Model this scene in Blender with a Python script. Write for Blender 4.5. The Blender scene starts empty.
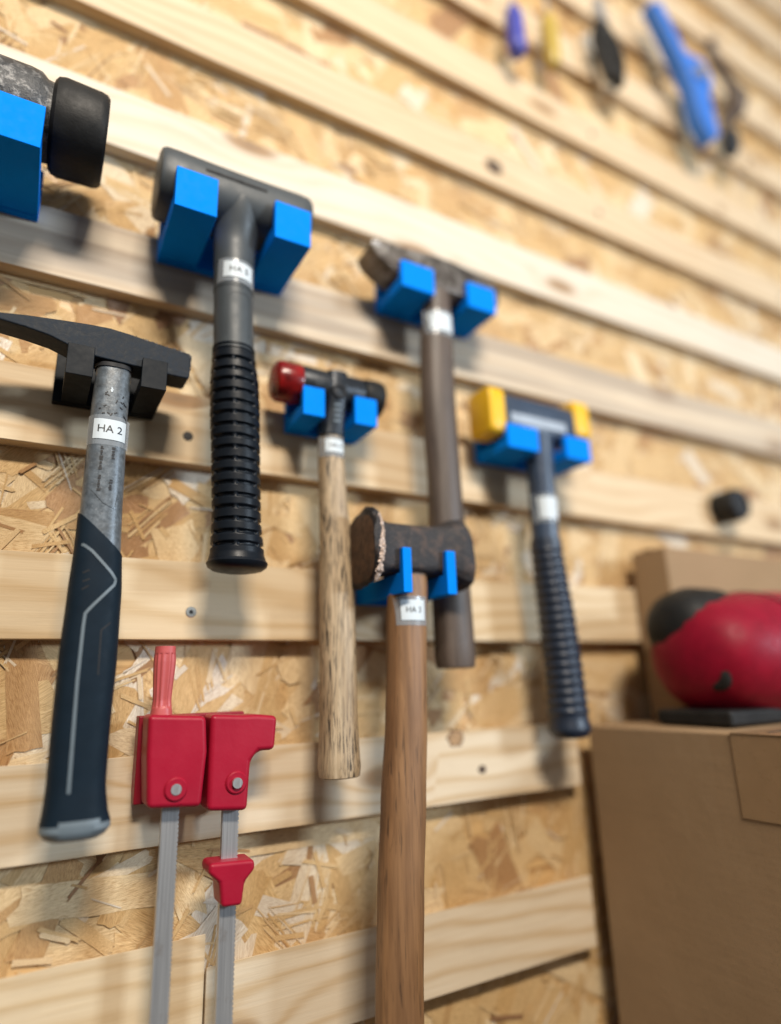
import bpy, bmesh, math, random
from mathutils import Vector, Matrix
import numpy as np
SC = bpy.context.scene
COL = SC.collection
RAD = math.radians

# ------------------------------------------------------------------ camera
cam_d = bpy.data.cameras.new('camera')
cam = bpy.data.objects.new('camera', cam_d); COL.objects.link(cam); SC.camera = cam
cam_d.sensor_fit = 'HORIZONTAL'; cam_d.sensor_width = 36.0
cam_d.lens = 36.0 * 631.5 / 781.0
cam_d.clip_start = 0.01; cam_d.clip_end = 50
cam_d.dof.use_dof = True; cam_d.dof.focus_distance = 0.512; cam_d.dof.aperture_fstop = 1.3
cam_d.dof.aperture_blades = 0
yaw, pitch, roll = 0.51919, 0.26254, -0.03106
fw = Vector((math.sin(yaw)*math.cos(pitch), math.cos(yaw)*math.cos(pitch), math.sin(pitch)))
rt = Vector((math.cos(yaw), -math.sin(yaw), 0)); up = rt.cross(fw)
r2 = rt*math.cos(roll) + up*math.sin(roll); u2 = up*math.cos(roll) - rt*math.sin(roll)
cam.matrix_world = Matrix(((r2.x, u2.x, -fw.x, 0), (r2.y, u2.y, -fw.y, -0.5803), (r2.z, u2.z, -fw.z, -0.0412), (0, 0, 0, 1)))

# ------------------------------------------------------------------ view, world, lamps
SC.view_settings.view_transform = 'Standard'; SC.view_settings.look = 'None'
SC.view_settings.exposure = 0.0; SC.view_settings.gamma = 1.0
world = bpy.data.worlds.new('World'); SC.world = world; world.use_nodes = True
bg = world.node_tree.nodes['Background']
bg.inputs['Strength'].default_value = 1.0
# the room round the camera: pale ceiling above, dim floor below
_t = world.node_tree; _tc = _t.nodes.new('ShaderNodeTexCoord'); _sp = _t.nodes.new('ShaderNodeSeparateXYZ'); _rp = _t.nodes.new('ShaderNodeValToRGB')
_mr = _t.nodes.new('ShaderNodeMapRange'); _mr.inputs['From Min'].default_value = -1.0; _mr.inputs['From Max'].default_value = 1.0
_t.links.new(_tc.outputs['Generated'], _sp.inputs[0]); _t.links.new(_sp.outputs[2], _mr.inputs['Value']); _t.links.new(_mr.outputs[0], _rp.inputs['Fac']); _t.links.new(_rp.outputs[0], bg.inputs['Color'])
_rp.color_ramp.elements[0].position = 0.30; _rp.color_ramp.elements[0].color = (0.060, 0.052, 0.044, 1)
_rp.color_ramp.elements[1].position = 0.80; _rp.color_ramp.elements[1].color = (0.29, 0.31, 0.33, 1)

def area(name, loc, target, sx, sy, power, color):
    l = bpy.data.lights.new(name, 'AREA'); l.shape = 'RECTANGLE'; l.size = sx; l.size_y = sy
    l.energy = power; l.color = color
    o = bpy.data.objects.new(name, l); COL.objects.link(o); o.location = loc
    o.rotation_euler = (Vector(target) - Vector(loc)).to_track_quat('-Z', 'Y').to_euler()
    return o
area('ceiling_lamp', (0.0, -1.9, 1.75), (0.25, 0, 0.1), 0.75, 0.22, 76, (1.0, 0.89, 0.75))
area('window_light', (2.4, -2.6, 0.7), (0.3, 0, 0.1), 0.5, 0.45, 62, (0.72, 0.86, 1.0))

# ------------------------------------------------------------------ node helpers
def new_mat(name):
    m = bpy.data.materials.new(name); m.use_nodes = True
    nt = m.node_tree; b = nt.nodes['Principled BSDF']
    return m, nt, b
def N(nt, t, **kw):
    n = nt.nodes.new(t)
    for k, v in kw.items():
        if k in n.inputs: n.inputs[k].default_value = v
        else: setattr(n, k, v)
    return n
def L(nt, a, b): nt.links.new(a, b)
def ramp(nt, fac, stops, interp='LINEAR'):
    r = nt.nodes.new('ShaderNodeValToRGB'); e = r.color_ramp; e.interpolation = interp
    while len(e.elements) > 1: e.elements.remove(e.elements[-1])
    e.elements[0].position = stops[0][0]; c = stops[0][1]; e.elements[0].color = (*c, 1) if len(c) == 3 else c
    for p, c in stops[1:]:
        x = e.elements.new(p); x.color = (*c, 1) if len(c) == 3 else c
    L(nt, fac, r.inputs['Fac']); return r
def mapping(nt, scale, loc=(0,0,0), rot=(0,0,0), src='Object'):
    tc = nt.nodes.new('ShaderNodeTexCoord'); mp = nt.nodes.new('ShaderNodeMapping')
    mp.inputs['Scale'].default_value = scale; mp.inputs['Location'].default_value = loc; mp.inputs['Rotation'].default_value = rot
    L(nt, tc.outputs[src], mp.inputs['Vector']); return mp.outputs['Vector']
def noise(nt, vec, scale=1.0, detail=4, rough=0.55, dist=0.0):
    n = nt.nodes.new('ShaderNodeTexNoise'); n.inputs['Scale'].default_value = scale; n.inputs['Detail'].default_value = detail
    n.inputs['Roughness'].default_value = rough; n.inputs['Distortion'].default_value = dist
    L(nt, vec, n.inputs['Vector']); return n.outputs['Fac']
def math_(nt, op, a, b=None, c=None, clamp=False):
    n = nt.nodes.new('ShaderNodeMath'); n.operation = op; n.use_clamp = clamp
    for i, v in enumerate((a, b, c)):
        if v is None: continue
        if isinstance(v, (int, float)): n.inputs[i].default_value = v
        else: L(nt, v, n.inputs[i])
    return n.outputs[0]
def mix(nt, fac, a, b, mode='MIX'):
    n = nt.nodes.new('ShaderNodeMix'); n.data_type = 'RGBA'; n.blend_type = mode
    for i, v in ((0, fac), (6, a), (7, b)):
        if isinstance(v, (int, float)): n.inputs[i].default_value = v
        elif isinstance(v, tuple): n.inputs[i].default_value = (*v, 1) if len(v) == 3 else v
        else: L(nt, v, n.inputs[i])
    return n.outputs[2]
def bump(nt, b, h, strength=0.3, dist=0.001):
    n = nt.nodes.new('ShaderNodeBump'); n.inputs['Strength'].default_value = strength; n.inputs['Distance'].default_value = dist
    L(nt, h, n.inputs['Height']); L(nt, n.outputs['Normal'], b.inputs['Normal'])

def plain(name, color, rough=0.5, metal=0.0, var=0.12, vscale=60, bstr=0.15, spec=0.5, bscale=900):
    m, nt, b = new_mat(name)
    v = mapping(nt, (1, 1, 1)); n1 = noise(nt, v, vscale, 5, 0.6)
    lo = tuple(c*(1-var) for c in color); hi = tuple(min(1, c*(1+var)) for c in color)
    r = ramp(nt, n1, [(0.3, lo), (0.7, hi)]); L(nt, r.outputs['Color'], b.inputs['Base Color'])
    rr = ramp(nt, noise(nt, v, vscale*2.3, 4), [(0.3, (rough*0.85,)*3), (0.7, (min(1, rough*1.15),)*3)])
    L(nt, rr.outputs['Color'], b.inputs['Roughness'])
    b.inputs['Metallic'].default_value = metal; b.inputs['Specular IOR Level'].default_value = spec
    if bstr: bump(nt, b, noise(nt, v, bscale, 3), bstr, 0.0004)
    return m

def pine(name, seed, light=(0.80, 0.66, 0.47), dark=(0.62, 0.44, 0.25), grey=0.0, knots=1.0):
    """sawn softwood, grain along the board's x axis, knots bending the grain"""
    m, nt, b = new_mat(name)
    rnd = random.Random(seed); off = (rnd.uniform(0, 50), rnd.uniform(0, 50), rnd.uniform(0, 50))
    v = mapping(nt, (1, 1, 1), off)
    # knots: sparse voronoi cells
    kv = mapping(nt, (4.2, 1, 12.0), off)
    ks = nt.nodes.new('ShaderNodeSeparateXYZ'); L(nt, kv, ks.inputs[0]); kcx = nt.nodes.new('ShaderNodeCombineXYZ'); L(nt, ks.outputs[0], kcx.inputs[0]); L(nt, ks.outputs[2], kcx.inputs[1]); kv = kcx.outputs[0]
    vo = nt.nodes.new('ShaderNodeTexVoronoi'); vo.voronoi_dimensions = '2D'; vo.inputs['Scale'].default_value = 1.0; vo.inputs['Randomness'].default_value = 1.0
    L(nt, kv, vo.inputs['Vector'])
    sep = nt.nodes.new('ShaderNodeSeparateColor'); L(nt, vo.outputs['Color'], sep.inputs[0])
    pick = math_(nt, 'GREATER_THAN', sep.outputs[0], 1.0 - 0.30*knots)
    d = vo.outputs['Distance']
    near = math_(nt, 'MULTIPLY', math_(nt, 'POWER', 2.718, math_(nt, 'MULTIPLY', math_(nt, 'MULTIPLY', d, d), -22.0)), pick)
    sx = nt.nodes.new('ShaderNodeSeparateXYZ'); L(nt, v, sx.inputs[0])
    wv = noise(nt, mapping(nt, (2.2, 9, 9), off), 1.0, 3, 0.5)
    zz = math_(nt, 'ADD', math_(nt, 'MULTIPLY', sx.outputs[2], 95.0), math_(nt, 'MULTIPLY', wv, 9.0))
    zz = math_(nt, 'ADD', zz, math_(nt, 'MULTIPLY', sx.outputs[1], 60.0))
    zz = math_(nt, 'ADD', zz, math_(nt, 'MULTIPLY', near, 3.5))
    ring = math_(nt, 'ADD', math_(nt, 'MULTIPLY', math_(nt, 'SINE', math_(nt, 'MULTIPLY', zz, 3.1)), 0.5), 0.5)
    ring = math_(nt, 'POWER', ring, 2.2)
    fib = noise(nt, mapping(nt, (14, 420, 420), off), 1.0, 4, 0.6)
    broad = noise(nt, mapping(nt, (2.5, 14, 14), off), 1.0, 3, 0.5)
    f = math_(nt, 'ADD', math_(nt, 'MULTIPLY', ring, 0.30), math_(nt, 'MULTIPLY', fib, 0.38))
    f = math_(nt, 'ADD', f, math_(nt, 'MULTIPLY', broad, 0.36))
    r = ramp(nt, f, [(0.18, light), (0.45, tuple((a*2+c)/3 for a, c in zip(light, dark))), (0.85, dark)])
    col = r.outputs['Color']
    # knot centre colour
    kr = ramp(nt, d, [(0.0, (1,)*3), (0.085, (1,)*3), (0.15, (0,)*3)])
    kf = math_(nt, 'MULTIPLY', kr.outputs['Color'], pick)
    kc = ramp(nt, d, [(0.0, (0.10, 0.055, 0.03)), (0.08, (0.30, 0.17, 0.08)), (0.14, (0.16, 0.08, 0.04))])
    col = mix(nt, math_(nt, 'MULTIPLY', kf, 0.85), col, kc.outputs['Color'])
    halo = math_(nt, 'MULTIPLY', near, 0.28)
    col = mix(nt, halo, col, (0.50, 0.30, 0.14))
    # dirt and finger marks
    dirt = ramp(nt, noise(nt, mapping(nt, (7, 20, 30), off), 1.0, 6, 0.7), [(0.52, (0,)*3), (0.75, (1,)*3)])
    col = mix(nt, math_(nt, 'MULTIPLY', dirt.outputs['Color'], 0.20), col, (0.30, 0.24, 0.18))
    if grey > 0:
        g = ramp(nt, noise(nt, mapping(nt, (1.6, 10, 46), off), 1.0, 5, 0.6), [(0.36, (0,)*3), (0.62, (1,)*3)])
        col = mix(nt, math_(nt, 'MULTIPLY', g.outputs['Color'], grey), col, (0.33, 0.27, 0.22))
    L(nt, col, b.inputs['Base Color']); b.inputs['Roughness'].default_value = 0.62; b.inputs['Specular IOR Level'].default_value = 0.3
    bump(nt, b, math_(nt, 'ADD', fib, math_(nt, 'MULTIPLY', ring, 0.25)), 0.35, 0.0006)
    return m

def osb_mat():
    m, nt, b = new_mat('strand_board')
    at = nt.nodes.new('ShaderNodeAttribute'); at.attribute_name = 'flake'
    sep = nt.nodes.new('ShaderNodeSeparateColor'); L(nt, at.outputs['Color'], sep.inputs[0])
    g = noise(nt, mapping(nt, (2.2, 420, 1), src='UV'), 1.0, 5, 0.6)          # fibres along each strand
    gf = noise(nt, mapping(nt, (5, 1300, 1), src='UV'), 1.0, 3, 0.6)
    g2 = noise(nt, mapping(nt, (16, 60, 1), src='UV'), 1.0, 3, 0.5)          # broad bands of late wood
    base = ramp(nt, sep.outputs[0], [(0.0, (0.36, 0.20, 0.10)), (0.12, (0.52, 0.31, 0.14)), (0.35, (0.66, 0.44, 0.20)), (0.60, (0.74, 0.53, 0.27)), (0.82, (0.84, 0.67, 0.42)), (1.0, (0.80, 0.72, 0.60))])
    br = ramp(nt, g, [(0.33, (0.62, 0.50, 0.40)), (0.46, (0.96, 0.93, 0.90)), (0.60, (1.10, 1.10, 1.10)), (0.70, (1.28, 1.34, 1.45))])
    col = mix(nt, 1.0, base.outputs['Color'], br.outputs['Color'], 'MULTIPLY')
    br2 = ramp(nt, g2, [(0.34, (0.74, 0.64, 0.54)), (0.50, (1.0,)*3), (0.68, (1.15, 1.17, 1.20))])
    col = mix(nt, 0.9, col, br2.outputs['Color'], 'MULTIPLY')
    L(nt, col, b.inputs['Base Color']); b.inputs['Roughness'].default_value = 0.42; b.inputs['Specular IOR Level'].default_value = 0.5
    bump(nt, b, math_(nt, 'ADD', math_(nt, 'ADD', g, math_(nt, 'MULTIPLY', gf, 0.5)), math_(nt, 'MULTIPLY', g2, 0.8)), 0.5, 0.0012)
    return m

def handle_wood(name, light, dark, streak, streak_amt, rough=0.55, sc=1.0, dens=0.5):
    m, nt, b = new_mat(name)
    v = mapping(nt, (260*sc, 260*sc, 14*sc)); n1 = noise(nt, v, 1.0, 4, 0.6, 0.2)
    v2 = mapping(nt, (60*sc, 60*sc, 5*sc)); n2 = noise(nt, v2, 1.0, 4, 0.6, 0.6)
    f = math_(nt, 'ADD', math_(nt, 'MULTIPLY', n1, 0.45), math_(nt, 'MULTIPLY', n2, 0.55))
    r = ramp(nt, f, [(0.34, dark), (0.62, light)])
    v3 = mapping(nt, (480*sc, 480*sc, 34*sc)); n3 = noise(nt, v3, 1.0, 3, 0.55, 0.1)
    s = ramp(nt, n3, [(dens, (0,)*3), (dens+0.09, (1,)*3)])
    patch = ramp(nt, noise(nt, mapping(nt, (40, 40, 16)), 1.0, 3), [(0.35, (0.25,)*3), (0.6, (1,)*3)])
    sf = math_(nt, 'MULTIPLY', math_(nt, 'MULTIPLY', s.outputs['Color'], patch.outputs['Color']), streak_amt)
    col = mix(nt, sf, r.outputs['Color'], streak)
    L(nt, col, b.inputs['Base Color']); b.inputs['Roughness'].default_value = rough
    bump(nt, b, math_(nt, 'SUBTRACT', n1, math_(nt, 'MULTIPLY', sf, 0.7)), 0.35, 0.0006)
    return m

def worn(name, base, wearcol, amt, scale=55, rough=0.45, metal=0.6, bstr=0.6, dust=None, spec=0.4):
    m, nt, b = new_mat(name); b.inputs['Specular IOR Level'].default_value = spec
    v = mapping(nt, (1, 1, 1)); n1 = noise(nt, v, scale, 8, 0.7, 0.4); n2 = noise(nt, v, scale*5, 6, 0.7)
    f = ramp(nt, n1, [(0.60-amt*0.3, (0,)*3), (0.74-amt*0.2, (1,)*3)])
    c0 = ramp(nt, n2, [(0.3, tuple(c*0.6 for c in base)), (0.7, tuple(c*1.5 for c in base))])
    col = mix(nt, f.outputs['Color'], c0.outputs['Color'], wearcol)
    if dust:
        fd = ramp(nt, noise(nt, v, scale*9, 4, 0.7), [(0.60, (0,)*3), (0.70, (1,)*3)])
        col = mix(nt, math_(nt, 'MULTIPLY', fd.outputs['Color'], 0.5), col, dust)
    L(nt, col, b.inputs['Base Color']); b.inputs['Metallic'].default_value = metal
    rr = ramp(nt, n2, [(0.3, (rough*0.75,)*3), (0.7, (rough*1.3,)*3)]); L(nt, rr.outputs['Color'], b.inputs['Roughness'])
    bump(nt, b, math_(nt, 'ADD', n1, math_(nt, 'MULTIPLY', n2, 0.4)), bstr, 0.0012)
    return m

M = {}
M['osb'] = osb_mat()
M['blue'] = plain('blue_print_plastic', (0.0, 0.245, 0.96), 0.7, var=0.02, bstr=0.04, spec=0.06)
M['black_print'] = plain('black_print_plastic', (0.006, 0.009, 0.013), 0.5, bstr=0.1, spec=0.15)
M['red_print'] = plain('red_print_plastic', (0.26, 0.004, 0.018), 0.45, var=0.06, bstr=0.05)
M['red_jaw'] = plain('red_enamel', (0.36, 0.006, 0.028), 0.42, var=0.10, vscale=18, bstr=0.25, spec=0.35, bscale=260)
M['pink_red'] = plain('red_translucent_grip', (0.50, 0.09, 0.09), 0.45, var=0.1)
def brushed():
    m, nt, b = new_mat('brushed_steel'); n1 = noise(nt, mapping(nt, (900, 900, 12)), 1.0, 4, 0.6); n2 = noise(nt, mapping(nt, (60, 60, 30)), 1.0, 5, 0.65)
    c = ramp(nt, n1, [(0.3, (0.36, 0.36, 0.37)), (0.7, (0.60, 0.60, 0.60))]).outputs['Color']
    c = mix(nt, math_(nt, 'MULTIPLY', ramp(nt, n2, [(0.56, (0,)*3), (0.72, (1,)*3)]).outputs['Color'], 0.6), c, (0.26, 0.19, 0.14))
    L(nt, c, b.inputs['Base Color']); b.inputs['Metallic'].default_value = 0.65; b.inputs['Roughness'].default_value = 0.36; bump(nt, b, n1, 0.2, 0.0004); return m
M['steel'] = brushed()
M['rubber'] = plain('black_rubber', (0.013, 0.013, 0.013), 0.55, var=0.4, vscale=45, bstr=0.5, spec=0.25, bscale=350)
M['grip'] = plain('navy_black_rubber', (0.006, 0.009, 0.014), 0.40, var=0.2, bstr=0.15, spec=0.22)
M['grip_soft'] = plain('soft_grip_rubber', (0.008, 0.0165, 0.027), 0.55, var=0.12, bstr=0.12, spec=0.12)
M['navy'] = plain('navy_rubber', (0.013, 0.022, 0.042), 0.40, var=0.2, bstr=0.1)
M['navy_shaft'] = plain('navy_plastic_shaft', (0.035, 0.055, 0.095), 0.35, var=0.12, bstr=0.05)
M['grey_poly'] = plain('dark_grey_plastic', (0.056, 0.066, 0.073), 0.48, var=0.12, vscale=35, bstr=0.2, spec=0.45)
M['slot'] = plain('dark_slot', (0.01, 0.01, 0.012), 0.7)
M['grey_line'] = plain('grey_inlay', (0.15, 0.19, 0.22), 0.5, var=0.06)
M['fibre'] = worn('grey_fibreglass', (0.115, 0.135, 0.155), (0.085, 0.088, 0.09), 0.30, 40, 0.34, 0.15, 0.25, dust=(0.3, 0.32, 0.34))
M['label'] = plain('white_label_tape', (0.64, 0.71, 0.76), 0.5, var=0.02, bstr=0.0)
M['ink'] = plain('black_ink', (0.012, 0.012, 0.015), 0.5, bstr=0.0)
M['yellow'] = plain('yellow_plastic', (0.86, 0.50, 0.01), 0.4, var=0.05)
M['silver'] = plain('silver_stripe', (0.34, 0.37, 0.41), 0.4, metal=0.3)
M['red_clear'] = plain('dark_red_plastic', (0.19, 0.006, 0.006), 0.26, var=0.7, vscale=70, bstr=0.3, spec=0.4, bscale=200)
M['black_steel'] = worn('black_painted_steel', (0.017, 0.023, 0.032), (0.040, 0.045, 0.052), 0.12, 60, 0.5, 0.0, 0.3, spec=0.12)
M['black_body'] = worn('dark_cast_body', (0.022, 0.026, 0.032), (0.10, 0.11, 0.12), 0.10, 70, 0.36, 0.4, 0.3)
M['claw_steel'] = worn('worn_brown_steel', (0.080, 0.066, 0.056), (0.26, 0.24, 0.22), 0.55, 60, 0.34, 0.6, 0.8)
M['rust'] = worn('rusty_black_iron', (0.038, 0.036, 0.038), (0.105, 0.072, 0.058), 0.35, 75, 0.5, 0.15, 1.0, spec=0.25, dust=(0.32, 0.26, 0.21))
M['rust_face'] = worn('rusty_brown_face', (0.065, 0.038, 0.025), (0.14, 0.075, 0.042), 0.6, 90, 0.6, 0.25, 0.8)
M['chip'] = plain('bare_metal_chips', (0.50, 0.38, 0.31), 0.48, metal=0.45, var=0.3, vscale=400, bstr=0.8)
M['mallet_iron'] = worn('speckled_grey_iron', (0.06, 0.062, 0.065), (0.28, 0.28, 0.28), 0.30, 140, 0.4, 0.5, 0.8)
M['wood_light'] = handle_wood('weathered_ash', (0.60, 0.46, 0.30), (0.34, 0.235, 0.135), (0.030, 0.024, 0.018), 1.0, 0.5, 1.5, 0.50)
M['wood_brown'] = handle_wood('oiled_brown_hickory', (0.33, 0.175, 0.078), (0.145, 0.070, 0.030), (0.03, 0.018, 0.012), 0.55, 0.5, 0.8, 0.56)
M['wood_dark'] = handle_wood('dark_stained_wood', (0.125, 0.092, 0.072), (0.060, 0.044, 0.035), (0.02, 0.016, 0.014), 0.5, 0.5, 0.7, 0.55)
def cardboard():
    m, nt, b = new_mat('brown_cardboard'); v = mapping(nt, (1, 1, 1))
    n1 = noise(nt, v, 6, 5, 0.6); c = ramp(nt, n1, [(0.3, (0.315, 0.210, 0.118)), (0.7, (0.355, 0.240, 0.140))]).outputs['Color']
    fl = noise(nt, mapping(nt, (3, 3, 260)), 1.0, 2); c = mix(nt, 0.35, c, ramp(nt, fl, [(0.35, (0.96,)*3), (0.65, (1.02,)*3)]).outputs['Color'], 'MULTIPLY')
    sp = noise(nt, v, 700, 2, 0.5); c = mix(nt, 0.5, c, ramp(nt, sp, [(0.30, (0.78,)*3), (0.42, (1.0,)*3)]).outputs['Color'], 'MULTIPLY')
    sc = noise(nt, mapping(nt, (18, 18, 5), rot=(0.4, 0, 0)), 1.0, 6, 0.7, 1.2); c = mix(nt, math_(nt, 'MULTIPLY', ramp(nt, sc, [(0.60, (0,)*3), (0.72, (1,)*3)]).outputs['Color'], 0.12), c, (0.50, 0.37, 0.24))
    L(nt, c, b.inputs['Base Color']); b.inputs['Roughness'].default_value = 0.82; b.inputs['Specular IOR Level'].default_value = 0.2
    bump(nt, b, math_(nt, 'ADD', math_(nt, 'MULTIPLY', fl, 0.15), math_(nt, 'MULTIPLY', n1, 3.0)), 0.4, 0.002); return m
M['card'] = cardboard()
M['tape'] = plain('brown_packing_tape', (0.30, 0.19, 0.10), 0.3, var=0.05)
M['tool_red'] = plain('glossy_red_plastic', (0.24, 0.003, 0.020), 0.5, var=0.15, spec=0.2)
M['screw'] = plain('zinc_screw', (0.60, 0.60, 0.56), 0.3, metal=0.9)
M['screw_dark'] = plain('dark_screw', (0.03, 0.028, 0.026), 0.45, metal=0.6)
M['knot_rim'] = plain('knot_edge', (0.16, 0.085, 0.04), 0.6, var=0.3)
M['knot_brown'] = plain('brown_knot', (0.42, 0.26, 0.13), 0.6, var=0.3, vscale=300)
M['knot_dark'] = plain('dark_knot', (0.07, 0.045, 0.03), 0.6, var=0.3, vscale=300)
M['ybrass'] = plain('mustard_plastic', (0.50, 0.36, 0.07), 0.4)
M['violet'] = plain('blue_violet_plastic', (0.06, 0.07, 0.40), 0.4)
M['blue_tool'] = plain('mid_blue_paint', (0.03, 0.17, 0.62), 0.4)

# ------------------------------------------------------------------ mesh helpers (world coordinates in, local out)
def make(name, verts, faces, mat, parent=None, smooth=True, angle=35, bevel=0, seg=2, uvs=None):
    off = Vector((0, 0, 0)) if parent is None else parent['_o']
    if parent is None:                     # a thing that is one mesh gets its origin at its middle
        lo = Vector([min(v[i] for v in verts) for i in range(3)]); hi = Vector([max(v[i] for v in verts) for i in range(3)])
        off = (lo+hi)/2; off.z = lo.z
    else: off = Vector(off)
    me = bpy.data.meshes.new(name)
    me.from_pydata([tuple(Vector(v)-off) for v in verts], [], faces); me.validate(); me.update()
    bm = bmesh.new(); bm.from_mesh(me); bmesh.ops.recalc_face_normals(bm, faces=bm.faces); bm.to_mesh(me); bm.free()
    o = bpy.data.objects.new(name, me); COL.objects.link(o)
    me.materials.append(mat)
    if smooth:
        me.shade_smooth()
        if not bevel: me.set_sharp_from_angle(angle=RAD(angle))
    if bevel:
        md = o.modifiers.new('bevel', 'BEVEL'); md.width = bevel; md.segments = seg; md.limit_method = 'ANGLE'; md.angle_limit = RAD(32); md.harden_normals = True
    if parent is None: o.location = off
    else:
        root = parent['_r']; o.parent = root
        # location stays zero for a part of the root; a sub-part hangs under its part, same origin
    return o
def thing(name, loc, label, cat, group=None):
    o = bpy.data.objects.new(name, None); COL.objects.link(o); o.location = loc; o.empty_display_size = 0.02
    o['label'] = label; o['category'] = cat
    if group: o['group'] = group
    return {'_r': o, '_o': tuple(loc)}
def sub(part, root): return {'_r': part, '_o': root['_o']}
def tag(o, label, cat, group=None):
    o['label'] = label; o['category'] = cat
    if group: o['group'] = group
    return o

def box_v(x0, x1, y0, y1, z0, z1):
    v = [(x, y, z) for x in (x0, x1) for y in (y0, y1) for z in (z0, z1)]
    f = [(0, 1, 3, 2), (4, 6, 7, 5), (0, 4, 5, 1), (2, 3, 7, 6), (0, 2, 6, 4), (1, 5, 7, 3)]
    return v, f
def merge(*parts):
    V, F = [], []
    for v, f in parts:
        n = len(V); V += list(v); F += [tuple(i+n for i in q) for q in f]
    return V, F
def prism_xz(poly, y0, y1):
    n = len(poly); v = [(x, y0, z) for x, z in poly] + [(x, y1, z) for x, z in poly]
    f = [tuple(range(n))[::-1], tuple(range(n, 2*n))] + [(i, (i+1) % n, (i+1) % n+n, i+n) for i in range(n)]
    return v, f
def prism_yz(poly, x0, x1):
    n = len(poly); v = [(x0, y, z) for y, z in poly] + [(x1, y, z) for y, z in poly]
    f = [tuple(range(n)), tuple(range(n, 2*n))[::-1]] + [(i, i+n, (i+1) % n+n, (i+1) % n) for i in range(n)]
    return v, f
def loft(rings, cap0=True, cap1=True):
    n = len(rings[0]); v = [p for r in rings for p in r]; f = []
    for k in range(len(rings)-1):
        for i in range(n):
            j = (i+1) % n; f.append((k*n+i, k*n+j, (k+1)*n+j, (k+1)*n+i))
    if cap0: f.append(tuple(range(n))[::-1])
    if cap1: f.append(tuple((len(rings)-1)*n+i for i in range(n)))
    return v, f
def ring_x(x, y, z, ry, rz, n=48, p=2.0):
    out = []
    for i in range(n):
        t = 2*math.pi*i/n; c, s = math.cos(t), math.sin(t)
        out.append((x, y+ry*math.copysign(abs(c)**(2/p), c), z+rz*math.copysign(abs(s)**(2/p), s)))
    return out
def lathe_x(prof, y, z, n=48, p=2.0, squash=1.0): return loft([ring_x(x, y, z, r, r*squash, n, p) for x, r in prof])
def tube(pts, r, n=10):
    rings = []
    for i, q in enumerate(pts):
        q = Vector(q); a = Vector(pts[max(0, i-1)]); b_ = Vector(pts[min(len(pts)-1, i+1)]); t = (b_-a).normalized()
        s = t.cross(Vector((0, 1, 0.001))).normalized(); w = s.cross(t)
        rr = r[i] if isinstance(r, (list, tuple)) else r
        rings.append([tuple(q + s*rr*math.cos(2*math.pi*k/n) + w*rr*math.sin(2*math.pi*k/n)) for k in range(n)])
    return loft(rings)

class Shaft:
    """a vertical handle: stations (z, x centre, half width, y centre, half depth), super-ellipse section"""
    def __init__(s, st, p=2.0): s.st = sorted(st); s.p = p
    def at(s, z):
        st = s.st
        if z <= st[0][0]: return st[0][1:]
        if z >= st[-1][0]: return st[-1][1:]
        for a, b in zip(st, st[1:]):
            if a[0] <= z <= b[0]:
                t = (z-a[0])/(b[0]-a[0]); t = t*t*(3-2*t)*0.5 + t*0.5
                return tuple(a[i]+(b[i]-a[i])*t for i in range(1, 5))
    def ring(s, z, grow=0.0, n=40, slope=0.0, fn=None):
        out = []
        for i in range(n):
            t = 2*math.pi*i/n; c, q = math.cos(t), math.sin(t)
            xc, a, yc, b = s.at(z)
            x = xc + (a+grow)*math.copysign(abs(c)**(2/s.p), c); zz = z + slope*(x-xc)
            xc, a, yc, b = s.at(zz); g = grow + (fn(t, zz) if fn else 0)
            out.append((xc+(a+g)*math.copysign(abs(c)**(2/s.p), c), yc+(b+g)*math.copysign(abs(q)**(2/s.p), q), zz))
        return out
    def mesh(s, z0, z1, k=24, grow=0.0, n=40, slope_top=0.0, fn=None, taper_end=True):
        rings = []
        for i in range(k+1):
            z = z0+(z1-z0)*i/k; sl = slope_top*(i/k)**2 if slope_top else 0
            rings.append(s.ring(z, grow, n, sl, fn))
        if taper_end:
            rings.insert(0, s.ring(z0-0.0010, grow-0.0016, n)); rings.insert(0, s.ring(z0-0.0014, grow-0.004, n))
        return loft(rings)
    def front(s, x, z, off=0.0):
        xc, a, yc, b = s.at(z); u = min(0.995, abs(x-xc)/a)
        return yc - (b)*(1-u**s.p)**(1/s.p) - off
def patch(sh, x0, x1, z0, z1, off, nx=14, nz=6, slope=0.0, th=0.0):
    """thin sheet lying on a shaft's front surface"""
    V = []
    for layer in (0, 1):
        for j in range(nz+1):
            for i in range(nx+1):
                x = x0+(x1-x0)*i/nx; z = z0+(z1-z0)*j/nz + slope*(x-x0); V.append((x, sh.front(x, z, off if layer else off-0.00025-th), z))
    F = []; w = nx+1; o = (nz+1)*w
    for j in range(nz):
        for i in range(nx):
            a = j*w+i; F.append((a+o, a+1+o, a+w+1+o, a+w+o)); F.append((a, a+w, a+w+1, a+1))
    return V, F
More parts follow.
